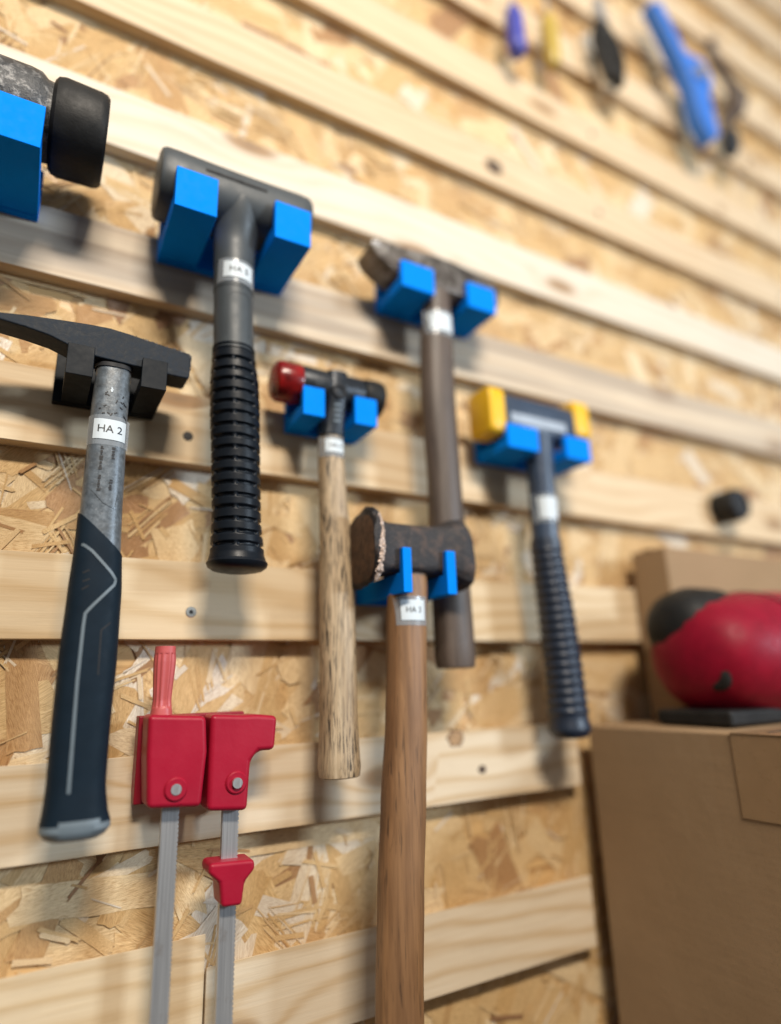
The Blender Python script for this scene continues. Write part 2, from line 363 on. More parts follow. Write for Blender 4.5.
def ribbon(sh, pts, w, off):
    """raised inlay line that follows a polyline (x, z) over the shaft's front"""
    P = []
    for a, b in zip(pts, pts[1:]):
        for i in range(8): P.append((a[0]+(b[0]-a[0])*i/8, a[1]+(b[1]-a[1])*i/8))
    P.append(pts[-1]); V, F = [], []
    for i, (x, z) in enumerate(P):
        a = P[max(0, i-1)]; b = P[min(len(P)-1, i+1)]; dx, dz = b[0]-a[0], b[1]-a[1]; l = math.hypot(dx, dz) or 1
        nx, nz = -dz/l*w/2, dx/l*w/2
        for s_ in (1, -1):
            X, Z = x+nx*s_, z+nz*s_; V.append((X, sh.front(X, Z, off), Z))
        for s_ in (1, -1):
            X, Z = x+nx*s_, z+nz*s_; V.append((X, sh.front(X, Z, -0.0006), Z))
    for i in range(len(P)-1):
        a = i*4; b = a+4; F += [(a, b, b+1, a+1), (a, a+2, b+2, b), (a+1, b+1, b+3, a+3)]
    return V, F
def text_on(name, body, sh, x, z, size, off, mat, parent, slope=0.0, space=1.0):
    cu = bpy.data.curves.new(name, 'FONT'); cu.body = body; cu.size = size; cu.align_x = 'CENTER'; cu.align_y = 'CENTER'; cu.space_character = space
    cu.resolution_u = 3
    t = bpy.data.objects.new('tmp_text', cu); COL.objects.link(t); bpy.context.view_layer.update()
    me = bpy.data.meshes.new_from_object(t.evaluated_get(bpy.context.evaluated_depsgraph_get()))
    V = [(x+v.co.x, sh.front(x+v.co.x, z+v.co.y+slope*v.co.x, off), z+v.co.y+slope*v.co.x) for v in me.vertices]
    F = [tuple(p.vertices) for p in me.polygons]
    bpy.data.objects.remove(t); bpy.data.meshes.remove(me); bpy.data.curves.remove(cu)
    o = make(name, V, F, mat, parent, smooth=False); return o
def chips(line, n, size, seed, depth=0.0008):
    """little torn burrs of bare metal along an edge"""
    rnd = random.Random(seed); V, F = [], []
    for k in range(n):
        t = rnd.random()*(len(line)-1); i = min(int(t), len(line)-2); q = Vector(line[i]).lerp(Vector(line[i+1]), t-i)
        s = size*rnd.uniform(0.35, 1.0); c = q + Vector((rnd.uniform(-1, 1)*size*0.35, 0, rnd.uniform(-1, 1)*size*0.35)); b = len(V)
        m = 5; an = rnd.random()*6
        for j in range(m):
            r = s*rnd.uniform(0.35, 0.75); V.append((c.x+r*math.cos(an+j*2*math.pi/m), c.y+rnd.uniform(-1, 1)*depth*0.7, c.z+r*math.sin(an+j*2*math.pi/m)))
        V.append((c.x, c.y-depth*rnd.uniform(0.6, 1.6), c.z)); V.append((c.x, c.y+depth*2, c.z))
        for j in range(m): F += [(b+j, b+(j+1) % m, b+m), (b+(j+1) % m, b+j, b+m+1)]
    return V, F

# ------------------------------------------------------------------ the strand board wall
def build_osb():
    rnd = random.Random(5); X0, X1, Z0, Z1 = -0.40, 2.7, -0.62, 2.1; YB = 0.0185
    V, F, UV, CL = [], [], [], []
    v, f = box_v(X0, X1, YB, YB+0.015, Z0, Z1); V += v; F += f
    for q in f: UV += [(0.3, 0.7)]*4; CL += [(0.3, 0.5, 0.5, 1)]*4
    flakes = []
    def add(cx, cz, ln, wd, an): flakes.append((cx, cz, ln, wd, an))
    for k in range(11500):
        # denser where the wall is near the camera
        u = rnd.random()**1.35; cx = X0+0.2+(X1-X0-0.2)*u; cz = rnd.uniform(Z0, Z1)
        if rnd.random() < 0.62: ln, wd = rnd.uniform(0.06, 0.15), rnd.uniform(0.014, 0.045)
        else: ln, wd = rnd.uniform(0.02, 0.07), rnd.uniform(0.0025, 0.012)
        an = rnd.gauss(0.2, 0.85) if rnd.random() < 0.7 else rnd.uniform(0, math.pi)
        add(cx, cz, ln, wd, an)
    for k in range(230):    # bundles of parallel splinters torn from one strand
        bx_, bz_, ba = rnd.uniform(-0.1, 0.7), rnd.uniform(-0.45, 0.75), rnd.gauss(0.9, 0.8)
        for j in range(rnd.randint(4, 9)):
            o_ = rnd.uniform(-0.010, 0.010); q_ = rnd.uniform(-0.008, 0.008)
            add(bx_-o_*math.sin(ba)+q_*math.cos(ba), bz_+o_*math.cos(ba)+q_*math.sin(ba), rnd.uniform(0.02, 0.055), rnd.uniform(0.0008, 0.0026), ba+rnd.gauss(0, 0.05))
    for k in range(1100):   # slivers on top near the camera
        add(rnd.uniform(-0.1, 0.7), rnd.uniform(-0.45, 0.75), rnd.uniform(0.008, 0.04), rnd.uniform(0.001, 0.005), rnd.uniform(0, math.pi))
    n = len(flakes)
    for i, (cx, cz, ln, wd, an) in enumerate(flakes):
        y = YB - 0.0001 - 0.0026*(i/n); tilt = rnd.uniform(-1, 1)*0.004; roll_ = rnd.uniform(-1, 1)*0.022
        c, s = math.cos(an), math.sin(an); hl, hw = ln/2, wd/2
        out = []
        m = 4 if wd > 0.008 else 2                       # ragged ends
        for j in range(m+1): out.append((hl*(1+rnd.uniform(-0.10, 0.10)), -hw+2*hw*j/m))
        for j in range(3): out.append((hl*(0.5-0.5*j), hw*(1+rnd.uniform(-0.16, 0.04))))
        for j in range(m+1): out.append((-hl*(1+rnd.uniform(-0.10, 0.10)), hw-2*hw*j/m))
        for j in range(3): out.append((-hl*(0.5-0.5*j), -hw*(1+rnd.uniform(-0.16, 0.04))))
        b = len(V); uo, vo_ = rnd.uniform(0, 6), rnd.uniform(0, 6)
        hue = min(1, max(0, rnd.gauss(0.56, 0.22))); 
        if rnd.random() < 0.05: hue = rnd.uniform(0, 0.12)
        for (a, w) in out:
            x = cx+a*c-w*s; z = cz+a*s+w*c
            V.append((min(X1, max(X0, x)), y - a*tilt*0.25 - w*roll_*0.4, min(Z1, max(Z0, z)))); UV.append((uo+a, vo_+w)); CL.append((hue, rnd.random(), 0, 1))
        F.append(tuple(range(b, b+len(out))))
    me = bpy.data.meshes.new('strand_board_wall'); me.from_pydata(V, [], F); me.update()
    uvl = me.uv_layers.new(name='UVMap')
    ca = me.color_attributes.new('flake', 'FLOAT_COLOR', 'CORNER')
    # the loops follow the order in which UV / CL were filled
    uvl.data.foreach_set('uv', np.array(UV, dtype=np.float32).ravel()); ca.data.foreach_set('color', np.array(CL, dtype=np.float32).ravel())
    me.materials.append(M['osb'])
    o = bpy.data.objects.new('strand_board_wall', me); COL.objects.link(o)
    tag(o, 'wall of pale brown pressed strand board behind all the wooden slats', 'wall'); return o
build_osb()

# ------------------------------------------------------------------ slats
PITCH = 0.163
def slat(z0, x0, x1, mat, label, h=0.070, screws=(), holes=()):
    th = 0.0182; nseg = int((x1-x0)/0.05)+1; rings = []; rnd = random.Random(int(z0*1000)+7)
    for i in range(nseg+1):
        x = x0+(x1-x0)*i/nseg; w = rnd.uniform(-1, 1)*0.0003
        rings.append([(x, 0.0, z0+w), (x, 0.0, z0+h+w), (x, th, z0+h-th*0.95), (x, th, z0)])
    v, f = loft(rings)
    root = thing('wooden_slat', ((x0+x1)/2, th, z0), label, 'slat', 'horizontal wooden slats screwed to the wall')
    make('board', v, f, mat, root, smooth=False, bevel=0.0007, seg=2)
    for (x, z, bright) in screws:
        prof = [(0.0006, 0.0), (0.0006, 0.0001)]
        n = 20; c = [(x+0.0048*math.cos(2*math.pi*k/n), -0.0003, z+0.0048*math.sin(2*math.pi*k/n)) for k in range(n)]
        d = [(x+0.0043*math.cos(2*math.pi*k/n), -0.0007, z+0.0043*math.sin(2*math.pi*k/n)) for k in range(n)]
        e = [(x+0.0018*math.cos(2*math.pi*k/n), -0.0007, z+0.0018*math.sin(2*math.pi*k/n)) for k in range(n)]
        g = [(x+0.0013*math.cos(2*math.pi*k/n), 0.0012, z+0.0013*math.sin(2*math.pi*k/n)) for k in range(n)]
        v, f = loft([[(p[0], 0.003, p[2]) for p in c], c, d, e, g])
        make('screw_head', v, f, M['screw'] if bright else M['screw_dark'], root)
        rec = [(x+0.0020*math.cos(2*math.pi*k/6), -0.00095, z+0.0020*math.sin(2*math.pi*k/6)) for k in range(6)]
        v, f = loft([[(p[0], -0.0002, p[2]) for p in rec], rec])
        make('screw_recess', v, f, M['slot'], root)
    for (x, z, rk, mk) in holes:            # round knots, a little proud of the planed face
        n = 26; q = [1+0.16*math.sin(3*k+x*90)*0.6+0.10*math.sin(7*k*0.7) for k in range(n)]
        for sc_, m_, yy_, nm in ((1.0, 'knot_rim', -0.00012, 'knot'), (0.80, mk, -0.0002, 'knot_heart')):
            rr = [(x+rk*1.25*sc_*q[k]*math.cos(2*math.pi*k/n), yy_, z+rk*sc_*q[k]*math.sin(2*math.pi*k/n)) for k in range(n)]
            v, f = loft([[(p[0], 0.002, p[2]) for p in rr], rr]); make(nm, v, f, M[m_], root)
    return root
PL = (0.78, 0.63, 0.43); PD = (0.57, 0.39, 0.20)
P2 = (0.80, 0.69, 0.53)
slat(-2*PITCH, 0.150, 0.574, pine('pine_a', 11, P2, PD), 'lowest slat on the right, pale, running behind the long brown handle')
slat(-2*PITCH+0.0235, -0.30, 0.1485, pine('pine_b', 12, PL, PD), 'lowest slat on the left, under the black and grey hammer grip')
slat(-PITCH, -0.30, 0.575, pine('pine_c', 13, P2, PD), 'second slat from the bottom, with knots, ending at the cardboard box', screws=[], holes=[(0.434, -0.1340, 0.0042, 'knot_dark'), (0.402, -0.1005, 0.0085, 'knot_brown')])
slat(0, -0.30, 2.6, pine('pine_d', 14, PL, PD), 'slat with a shiny screw, behind the rusty sledge head', screws=[(0.1238, 0.0242, True)])
slat(PITCH, -0.30, 2.6, pine('pine_e', 15, PL, (0.58, 0.40, 0.22)), 'slat behind the black holder and the red and black mallet', screws=[(0.1125, 0.190, False)])
slat(2*PITCH, -0.30, 2.6, pine('pine_f', 16, P2, (0.60, 0.45, 0.30), grey=0.7), 'grey streaked slat holding the two large blue holders')  # grey mixes uneven grey-brown streaks into the board colour
slat(3*PITCH, -0.30, 2.6, pine('pine_g', 17, (0.76, 0.70, 0.60), (0.66, 0.53, 0.38)), 'pale slat just above the grey dead blow hammer', screws=[(0.099, 0.50, False)])
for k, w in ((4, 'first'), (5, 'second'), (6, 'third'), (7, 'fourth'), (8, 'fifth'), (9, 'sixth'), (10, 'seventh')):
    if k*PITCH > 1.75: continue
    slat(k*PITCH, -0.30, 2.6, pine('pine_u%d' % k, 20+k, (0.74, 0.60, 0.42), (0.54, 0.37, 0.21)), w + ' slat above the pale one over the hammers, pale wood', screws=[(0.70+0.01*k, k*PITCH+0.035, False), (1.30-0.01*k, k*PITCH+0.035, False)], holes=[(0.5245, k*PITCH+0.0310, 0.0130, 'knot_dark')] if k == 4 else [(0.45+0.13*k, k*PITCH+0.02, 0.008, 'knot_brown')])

# ------------------------------------------------------------------ holders
def holder(label, arms, zf, floor, lip, yf, lt, mat, pz, px=None, rear=0.0, col='blue'):
    """printed two-armed hook: back plate over a slat, two floors with raised front lips"""
    xa = arms[0][0]; xb = arms[1][1]; p0, p1 = px or (xa, xb); pt = 0.009
    root = thing('tool_holder', ((xa+xb)/2, 0, zf), label, 'holder', 'printed holders hooked on the wall slats')
    base = zf-0.0003
    v, f = box_v(p0, p1, -pt, -0.0004, base, pz); make('back_plate', v, f, mat, root, bevel=0.0008)
    for (a, b) in arms:
        poly = [(-pt-0.0002, zf), (yf, zf), (yf, zf+lip), (yf+lt, zf+lip), (yf+lt+0.002, zf+floor), (-pt-0.0002, zf+floor)]
        v, f = prism_yz(poly, a, b); make('arm', v, f, mat, root, smooth=True, bevel=0.0006)
    return root
holder('large blue holder under the dark grey dead blow hammer', [(0.0725, 0.1095), (0.1640, 0.2005)], 0.3680, 0.016, 0.041, -0.090, 0.006, M['blue'], 0.425)
holder('blue holder cut by the left edge under the rubber mallet', [(-0.17, -0.135), (-0.070, -0.0315)], 0.3750, 0.016, 0.041, -0.095, 0.006, M['blue'], 0.425)
holder('blue holder under the cross pein hammer with dark wooden handle', [(0.3190, 0.3620), (0.4090, 0.4500)], 0.3805, 0.013, 0.033, -0.064, 0.006, M['blue'], 0.425)
holder('small blue holder under the red and black soft mallet', [(0.2075, 0.2300), (0.2630, 0.2880)], 0.2095, 0.012, 0.0300, -0.055, 0.005, M['blue'], 0.245)
holder('thin armed blue holder under the rusty sledge head', [(0.2868, 0.2960), (0.3342, 0.3445)], 0.0355, 0.0185, 0.0410, -0.0985, 0.005, M['blue'], 0.0600, px=(0.2868, 0.3445))
holder('wide blue holder under the yellow faced mallet', [(0.4520, 0.4985), (0.5420, 0.5830)], 0.2125, 0.012, 0.0290, -0.064, 0.006, M['blue'], 0.255)
holder('black holder under the black hammer with the HA 2 tag', [(0.0035, 0.0232), (0.0593, 0.0795)], 0.2000, 0.011, 0.0265, -0.0685, 0.004, M['black_print'], 0.2490, px=(-0.0035, 0.0795))

# ------------------------------------------------------------------ HA 2 hammer
def label_tag(sh, root, part, x0, x1, z0, z1, body, size, off, slope=0.0, tx=None, tape=True):
    if tape:
        v, f = patch(sh, x0-0.0035, x1+0.003, z0-0.0045, z1+0.0035, off-0.0001, slope=slope); make('clear_tape', v, f, M['clear'], part)
    v, f = patch(sh, x0, x1, z0, z1, off+0.0003, slope=slope); lb = make('paper_label', v, f, M['label'], part)
    if body:
        text_on('lettering', body, sh, tx or (x0+x1)/2, (z0+z1)/2+slope*(x1-x0)/2, size, off+0.0006, M['ink'], part, slope)
    return lb
mc, nt, b = new_mat('clear_tape'); b.inputs['Base Color'].default_value = (0.42, 0.46, 0.50, 1); b.inputs['Roughness'].default_value = 0.18; b.inputs['Alpha'].default_value = 0.35
M['clear'] = mc

def pein_head(root, top, bot, y0, y1, mat, bev=0.0015):
    v, f = prism_xz(bot+top[::-1], y0, y1); return make('head', v, f, mat, root, smooth=True, bevel=bev, seg=3)
h2 = thing('hammer', (0.040, -0.052, 0.216), 'black cross pein hammer with grey and black grip tagged HA 2', 'hammer', 'hammers and mallets hanging on the wall')
top = [(-0.062, 0.2395), (-0.045, 0.2425), (-0.027, 0.2450), (0.0, 0.2476), (0.018, 0.2490), (0.033, 0.2495), (0.048, 0.2480), (0.065, 0.2455), (0.080, 0.2435), (0.0965, 0.2418), (0.0988, 0.2390)]
bot = [(-0.062, 0.2372), (-0.045, 0.2365), (-0.027, 0.2345), (-0.010, 0.2315), (0.0010, 0.2275), (0.010, 0.2240), (0.0225, 0.2215), (0.040, 0.2205), (0.060, 0.2195), (0.082, 0.2180), (0.097, 0.2178), (0.0988, 0.2200)]
hd = pein_head(h2, top, bot, -0.0635, -0.039, M['black_steel'], 0.0012)
v, f = chips([(0.045, -0.0636, 0.2478), (0.065, -0.0636, 0.2452), (0.0965, -0.0636, 0.2412), (0.0988, -0.0632, 0.2385)], 70, 0.0013, 3, 0.0002); make('worn_edge', v, f, M['mallet_iron'], sub(hd, h2))
v, f = chips([(0.0990, -0.0625, 0.2400), (0.0992, -0.0620, 0.2260)], 45, 0.0016, 9, 0.0003); make('worn_face_edge', v, f, M['mallet_iron'], sub(hd, h2))
s2 = Shaft([(-0.1400, 0.0415, 0.0195, -0.050, 0.0150), (-0.1310, 0.0415, 0.0218, -0.050, 0.0160), (-0.120, 0.0405, 0.0195, -0.050, 0.0150), (-0.105, 0.0398, 0.0182, -0.050, 0.0140), (-0.07, 0.0395, 0.0183, -0.050, 0.0140), (-0.02, 0.0400, 0.0188, -0.050, 0.0145), (0.03, 0.0405, 0.0178, -0.050, 0.0140), (0.065, 0.0402, 0.0160, -0.050, 0.0130),
            (0.10, 0.0398, 0.0152, -0.050, 0.0120), (0.18, 0.0390, 0.0140, -0.051, 0.0115), (0.22, 0.0397, 0.0135, -0.051, 0.0110)], 2.6)
v, f = s2.mesh(0.02, 0.2195, 20, taper_end=False); sh_ = make('fibreglass_shaft', v, f, M['fibre'], h2)
v, f = s2.mesh(-0.1290, 0.0760, 34, grow=0.0011, slope_top=-0.95, taper_end=False); gr = make('rubber_grip', v, f, M['grip_soft'], h2)
# butt cap in grey
rings = [s2.ring(-0.1405, -0.010), s2.ring(-0.1398, -0.0045), s2.ring(-0.1375, -0.0005), s2.ring(-0.1330, 0.0014), s2.ring(-0.1290, 0.0010)]
v, f = loft(rings); make('butt_cap', v, f, M['grey_line'], h2)
v, f = patch(s2, 0.0300, 0.0560, -0.1300, -0.1262, 0.00135, th=0.0004); make('butt_cap_tongue', v, f, M['grey_line'], h2)
v, f = ribbon(s2, [(0.0235, 0.0655), (0.0290, 0.0655), (0.0350, 0.0610), (0.0500, 0.0450), (0.0535, 0.0400), (0.0525, 0.0360), (0.0380, 0.0190), (0.0343, 0.0140), (0.0338, 0.0050), (0.0333, -0.033), (0.0345, -0.1085)], 0.0021, 0.0015)
make('grey_stripe', v, f, M['grey_line'], sub(gr, h2))
for pts in ([(0.0300, 0.0440), (0.0345, 0.0462)], [(0.0305, 0.0375), (0.0352, 0.0395)], [(0.0303, 0.0315), (0.0350, 0.0345)], [(0.0460, 0.0020), (0.0530, 0.0085)], [(0.0460, 0.0020), (0.0465, -0.03)]):
    v, f = ribbon(s2, pts, 0.0011, 0.00125); make('moulded_groove', v, f, M['slot'], sub(gr, h2))
v, f = ribbon(s2, [(0.0310, 0.1100), (0.0400, 0.1000), (0.0490, 0.0960), (0.0505, 0.1080)], 0.0016, 0.0004); make('moulded_ridge', v, f, M['fibre'], sub(sh_, h2))
label_tag(s2, h2, sub(sh_, h2), 0.0278, 0.0518, 0.1520, 0.1690, 'HA 2', 0.0088, 0.0004, slope=-0.01)
rnd = random.Random(4)
for (x, z0, z1) in ((0.0355, 0.146, 0.128), (0.0440, 0.146, 0.136), (0.0357, 0.122, 0.110), (0.0440, 0.119, 0.111)):
    bits = []; z = z0
    while z > z1:
        hh = rnd.uniform(0.0010, 0.0022); w = rnd.uniform(0.0009, 0.0016)
        bits.append(patch(s2, x-w, x+w*rnd.uniform(0.2, 1), z-hh, z, 0.0004, 2, 2)); z -= hh+rnd.uniform(0.0003, 0.0010)
    v, f = merge(*bits); make('small_print', v, f, M['ink'], sub(sh_, h2), smooth=False)
bits = []
for k in range(16):
    x = rnd.uniform(0.031, 0.050); z = rnd.uniform(0.173, 0.193); a = rnd.uniform(-1, 1)
    bits.append(ribbon(s2, [(x, z), (x+0.0022*a, z-0.003*rnd.random())], 0.0009, 0.0004))
v, f = merge(*bits); make('scuffed_sticker', v, f, M['ink'], sub(sh_, h2), smooth=False)
v, f = chips([(0.0385, s2.front(0.0385, 0.196, 0.0004), 0.197), (0.0392, s2.front(0.0392, 0.193, 0.0004), 0.193)], 7, 0.0016, 5, 0.0002); make('white_fleck', v, f, M['label'], sub(sh_, h2))
v, f = s2.mesh(0.2160, 0.2195, 2, grow=0.0010, taper_end=False); make('head_collar', v, f, M['slot'], h2)

# ------------------------------------------------------------------ dead blow hammer, HA 5
h1 = thing('dead_blow_hammer', (0.137, -0.053, 0.415), 'dark grey dead blow hammer with ribbed black grip tagged HA 5', 'hammer', 'hammers and mallets hanging on the wall')
yc = -0.0515; zc = 0.4165; R1 = 0.0315
prof = [(0.0605, 0.0), (0.0607, 0.0265), (0.0618, 0.0298), (0.0655, 0.0315), (0.074, 0.0318), (0.110, 0.0312), (0.137, 0.0310), (0.165, 0.0312), (0.195, 0.0318), (0.2040, 0.0312), (0.2068, 0.0292), (0.2076, 0.025), (0.2076, 0.0)]
prof = [(x, max(r, 0.0005)) for x, r in prof]
v, f = lathe_x(prof, yc, zc, 64, 2.25); hh1 = make('head', v, f, M['grey_poly'], h1)
# neck blending head to shaft
rings = []
for k in range(21):
    t = k/20; z = 0.424 - 0.078*t; e = (1-t)**2; q = min(1, max(0, (t-0.15)/0.60)); q = q*q*(3-2*q)
    a = 0.0188 + 0.012*e; b_ = 0.0182 + 0.0116*(1-q)
    rings.append([(0.1360+a*math.cos(2*math.pi*i/48), -0.0525+b_*math.sin(2*math.pi*i/48), z) for i in range(48)])
v, f = loft(rings); make('neck', v, f, M['grey_poly'], h1)
v, f = merge(box_v(0.1020, 0.1760, -0.0735, -0.0715, 0.4358, 0.4380)); 
pts = [(0.100+0.085*k/10, 0) for k in range(11)]
sl = []
for (x0, x1) in ((0.0990, 0.1580),):
    y = yc-0.0315*math.cos(RAD(10)); z = zc+0.0315*math.sin(RAD(10)); sl.append(box_v(x0, x1, y-0.0009, y+0.003, z-0.0012, z+0.0012))
v, f = merge(*sl); make('moulded_slot', v, f, M['slot'], sub(hh1, h1))
s1 = Shaft([(0.050, 0.1495, 0.0195, -0.0520, 0.0190), (0.054, 0.1495, 0.0228, -0.0520, 0.0215), (0.0610, 0.1492, 0.0240, -0.0520, 0.0225), (0.068, 0.1488, 0.0222, -0.0520, 0.0208), (0.10, 0.1472, 0.0203, -0.052, 0.0195), (0.15, 0.1450, 0.0206, -0.052, 0.0198), (0.20, 0.1425, 0.0214, -0.0525, 0.0204), (0.225, 0.1412, 0.0212, -0.0525, 0.0202), (0.25, 0.1396, 0.0190, -0.0525, 0.0185),
            (0.256, 0.1392, 0.0185, -0.0525, 0.0180), (0.30, 0.1375, 0.0182, -0.0525, 0.0175), (0.35, 0.1360, 0.0186, -0.0525, 0.0180)], 2.0)
v, f = s1.mesh(0.2500, 0.3500, 12, taper_end=False); sh1 = make('shaft', v, f, M['grey_poly'], h1)
for z in (0.3185, 0.2585, 0.2545):
    v, f = s1.mesh(z, z+0.0016, 2, grow=0.0010 if z < 0.3 else 0.0005, taper_end=False); make('ring_seam', v, f, M['grey_poly'] if z > 0.3 else M['grip'], h1)
v, f = ribbon(s1, [(0.1285, 0.268), (0.1285, 0.308), (0.1325, 0.3115), (0.1450, 0.3115), (0.149, 0.308), (0.149, 0.268)], 0.0009, 0.0003); make('moulded_outline', v, f, M['grey_poly'], sub(sh1, h1))
ND = 17; ZT, ZB = 0.2495, 0.0690
def ribs(t, z):
    if z > ZT-0.003 or z < ZB-0.001: return 0.0
    ph = ((ZT-z)/(ZT-ZB)*ND) % 1.0
    band = min(1, max(0, (abs(ph-0.5)-0.10)/0.09))            # 0 inside the window, 1 on the band
    a = ((math.degrees(t)-270+18)/60.0) % 1.0; strip = 1-min(1, max(0, (min(a, 1-a)-0.06)/0.04))
    return -0.0026*(1-band)*(1-strip) - 0.0005*(1-band)*strip
v, f = s1.mesh(0.0620, 0.2535, 300, grow=0.0008, n=144, fn=ribs, taper_end=False); make('ribbed_grip', v, f, M['grip'], h1, angle=60)
rings = [s1.ring(0.0525, -0.014), s1.ring(0.0530, -0.008), s1.ring(0.0545, -0.0015), s1.ring(0.0570, 0.0016), s1.ring(0.0600, 0.0022), s1.ring(0.0625, 0.0008)]
v, f = loft(rings); make('grip_end', v, f, M['grip'], h1)
label_tag(s1, h1, sub(sh1, h1), 0.1230, 0.1500, 0.3265, 0.3425, 'HA 5', 0.0085, 0.0012, slope=-0.02)

# ------------------------------------------------------------------ left rubber mallet (cut by the frame)
hm = thing('rubber_mallet', (-0.07, -0.05, 0.43), 'large black rubber mallet head at the left edge, top left', 'mallet', 'hammers and mallets hanging on the wall')
v, f = lathe_x([(-0.0290, 0.001), (-0.0290, 0.030), (-0.0280, 0.0345), (-0.0255, 0.0378), (-0.020, 0.0392), (0.0080, 0.0385), (0.0125, 0.0375), (0.0148, 0.0350), (0.0150, 0.001)], -0.055, 0.4360, 64, 2.15); make('rubber_face', v, f, M['rubber'], hm)
v, f = lathe_x([(-0.175, 0.001), (-0.175, 0.036), (-0.046, 0.037), (-0.038, 0.0360), (-0.033, 0.0320), (-0.028, 0.0315), (-0.028, 0.001)], -0.055, 0.4370, 56, 2.15); make('iron_head', v, f, M['mallet_iron'], hm)
sm = Shaft([(0.10, -0.105, 0.018, -0.05, 0.016), (0.41, -0.105, 0.015, -0.05, 0.014)]); v, f = sm.mesh(0.10, 0.41, 8); make('handle', v, f, M['wood_brown'], hm)

# ------------------------------------------------------------------ hammer with dark wood handle
h3 = thing('hammer', (0.372, -0.045, 0.39), 'worn brown cross pein hammer with dark stained wooden handle', 'hammer', 'hammers and mallets hanging on the wall')
top = [(0.2860, 0.4300), (0.2900, 0.4330), (0.3000, 0.4345), (0.3300, 0.4365), (0.3700, 0.4400), (0.4000, 0.4395), (0.4300, 0.4350), (0.4500, 0.4310), (0.4600, 0.4260), (0.4620, 0.4230)]
bot = [(0.2865, 0.4240), (0.2900, 0.4170), (0.3020, 0.4080), (0.3150, 0.4010), (0.3350, 0.3980), (0.3500, 0.3965), (0.4000, 0.3960), (0.4400, 0.3965), (0.4580, 0.3980), (0.4620, 0.4010)]
hd = pein_head(h3, top, bot, -0.0580, -0.0190, M['claw_steel'], 0.0022)
v, f = chips([(0.2880, -0.0578, 0.4290), (0.2960, -0.0578, 0.4270)], 16, 0.0055, 11, 0.0005); make('polished_pein', v, f, M['steel'], sub(hd, h3))
v, f = chips([(0.452, -0.0575, 0.4270), (0.4600, -0.0570, 0.4230)], 14, 0.0040, 12, 0.0005); make('worn_corner', v, f, M['mallet_iron'], sub(hd, h3))
s3 = Shaft([(-0.030, 0.3755, 0.0200, -0.045, 0.0160), (-0.022, 0.3755, 0.0215, -0.045, 0.0175), (0.0, 0.3755, 0.0212, -0.045, 0.0170), (0.08, 0.3745, 0.0208, -0.045, 0.0165), (0.17, 0.3738, 0.0188, -0.045, 0.0155), (0.26, 0.3715, 0.0204, -0.045, 0.0160), (0.335, 0.3735, 0.0195, -0.045, 0.0155), (0.365, 0.3760, 0.0170, -0.045, 0.0145), (0.40, 0.3770, 0.0155, -0.045, 0.0130)], 2.2)
v, f = s3.mesh(-0.0290, 0.3990, 40); sh3 = make('handle', v, f, M['wood_dark'], h3)
label_tag(s3, h3, sub(sh3, h3), 0.3590, 0.3880, 0.3400, 0.3640, None, 0.01, 0.0006)

# ------------------------------------------------------------------ red and black soft mallet
h4 = thing('soft_face_mallet', (0.245, -0.040, 0.19), 'small mallet with dark red face and pale streaked wooden handle', 'mallet', 'hammers and mallets hanging on the wall')
ys, zs = -0.0360, 0.2480
v, f = lathe_x([(0.1825, 0.001), (0.1828, 0.0150), (0.1850, 0.0188), (0.1890, 0.0204), (0.2060, 0.0209), (0.2085, 0.0202), (0.2090, 0.001)], ys, zs, 48); make('red_face', v, f, M['red_clear'], h4)
v, f = lathe_x([(0.2088, 0.001), (0.2088, 0.0190), (0.2105, 0.0198), (0.2400, 0.0192), (0.2750, 0.0190), (0.2765, 0.0184), (0.2775, 0.001)], ys, zs+0.0005, 48); bd = make('head_body', v, f, M['black_body'], h4)
v, f = lathe_x([(0.2772, 0.001), (0.2772, 0.0170), (0.2785, 0.0190), (0.2830, 0.0200), (0.2960, 0.0202), (0.3000, 0.0188), (0.3015, 0.0150), (0.3018, 0.001)], ys, zs+0.0005, 48); make('black_face', v, f, M['rubber'], h4)
s4c = Shaft([(0.196, 0.2425, 0.0122, -0.0390, 0.0125), (0.203, 0.2430, 0.0115, -0.0390, 0.0128), (0.222, 0.2445, 0.0112, -0.0385, 0.0150), (0.238, 0.2455, 0.0118, -0.0370, 0.0195), (0.2640, 0.2465, 0.0122, -0.0360, 0.0190)], 3.6)
v, f = s4c.mesh(0.1960, 0.2635, 14, taper_end=False); ck = make('socket', v, f, M['black_body'], h4)
n = 28; cx, cz = 0.2450, 0.2400; yy = -0.0570
v, f = loft([[(cx+r*math.cos(2*math.pi*k/n), y, cz+r*math.sin(2*math.pi*k/n)) for k in range(n)] for r, y in ((0.0078, yy+0.003), (0.0078, yy), (0.0070, yy-0.0008), (0.0054, yy-0.0008), (0.0050, yy+0.0014))]); make('boss_ring', v, f, M['slot'], h4)
for k in range(6):
    a = k*math.pi/3; v, f = box_v(cx+0.0032*math.cos(a)-0.0008, cx+0.0032*math.cos(a)+0.0008, yy-0.0001, yy+0.003, cz+0.0032*math.sin(a)-0.0008, cz+0.0032*math.sin(a)+0.0008)
for z in (0.229, 0.2235, 0.218, 0.2125):
    v, f = ribbon(s4c, [(0.2405, z-0.003), (0.2475, z-0.0026)], 0.0022, 0.0004); make('raised_mark', v, f, M['grey_line'], sub(ck, h4))
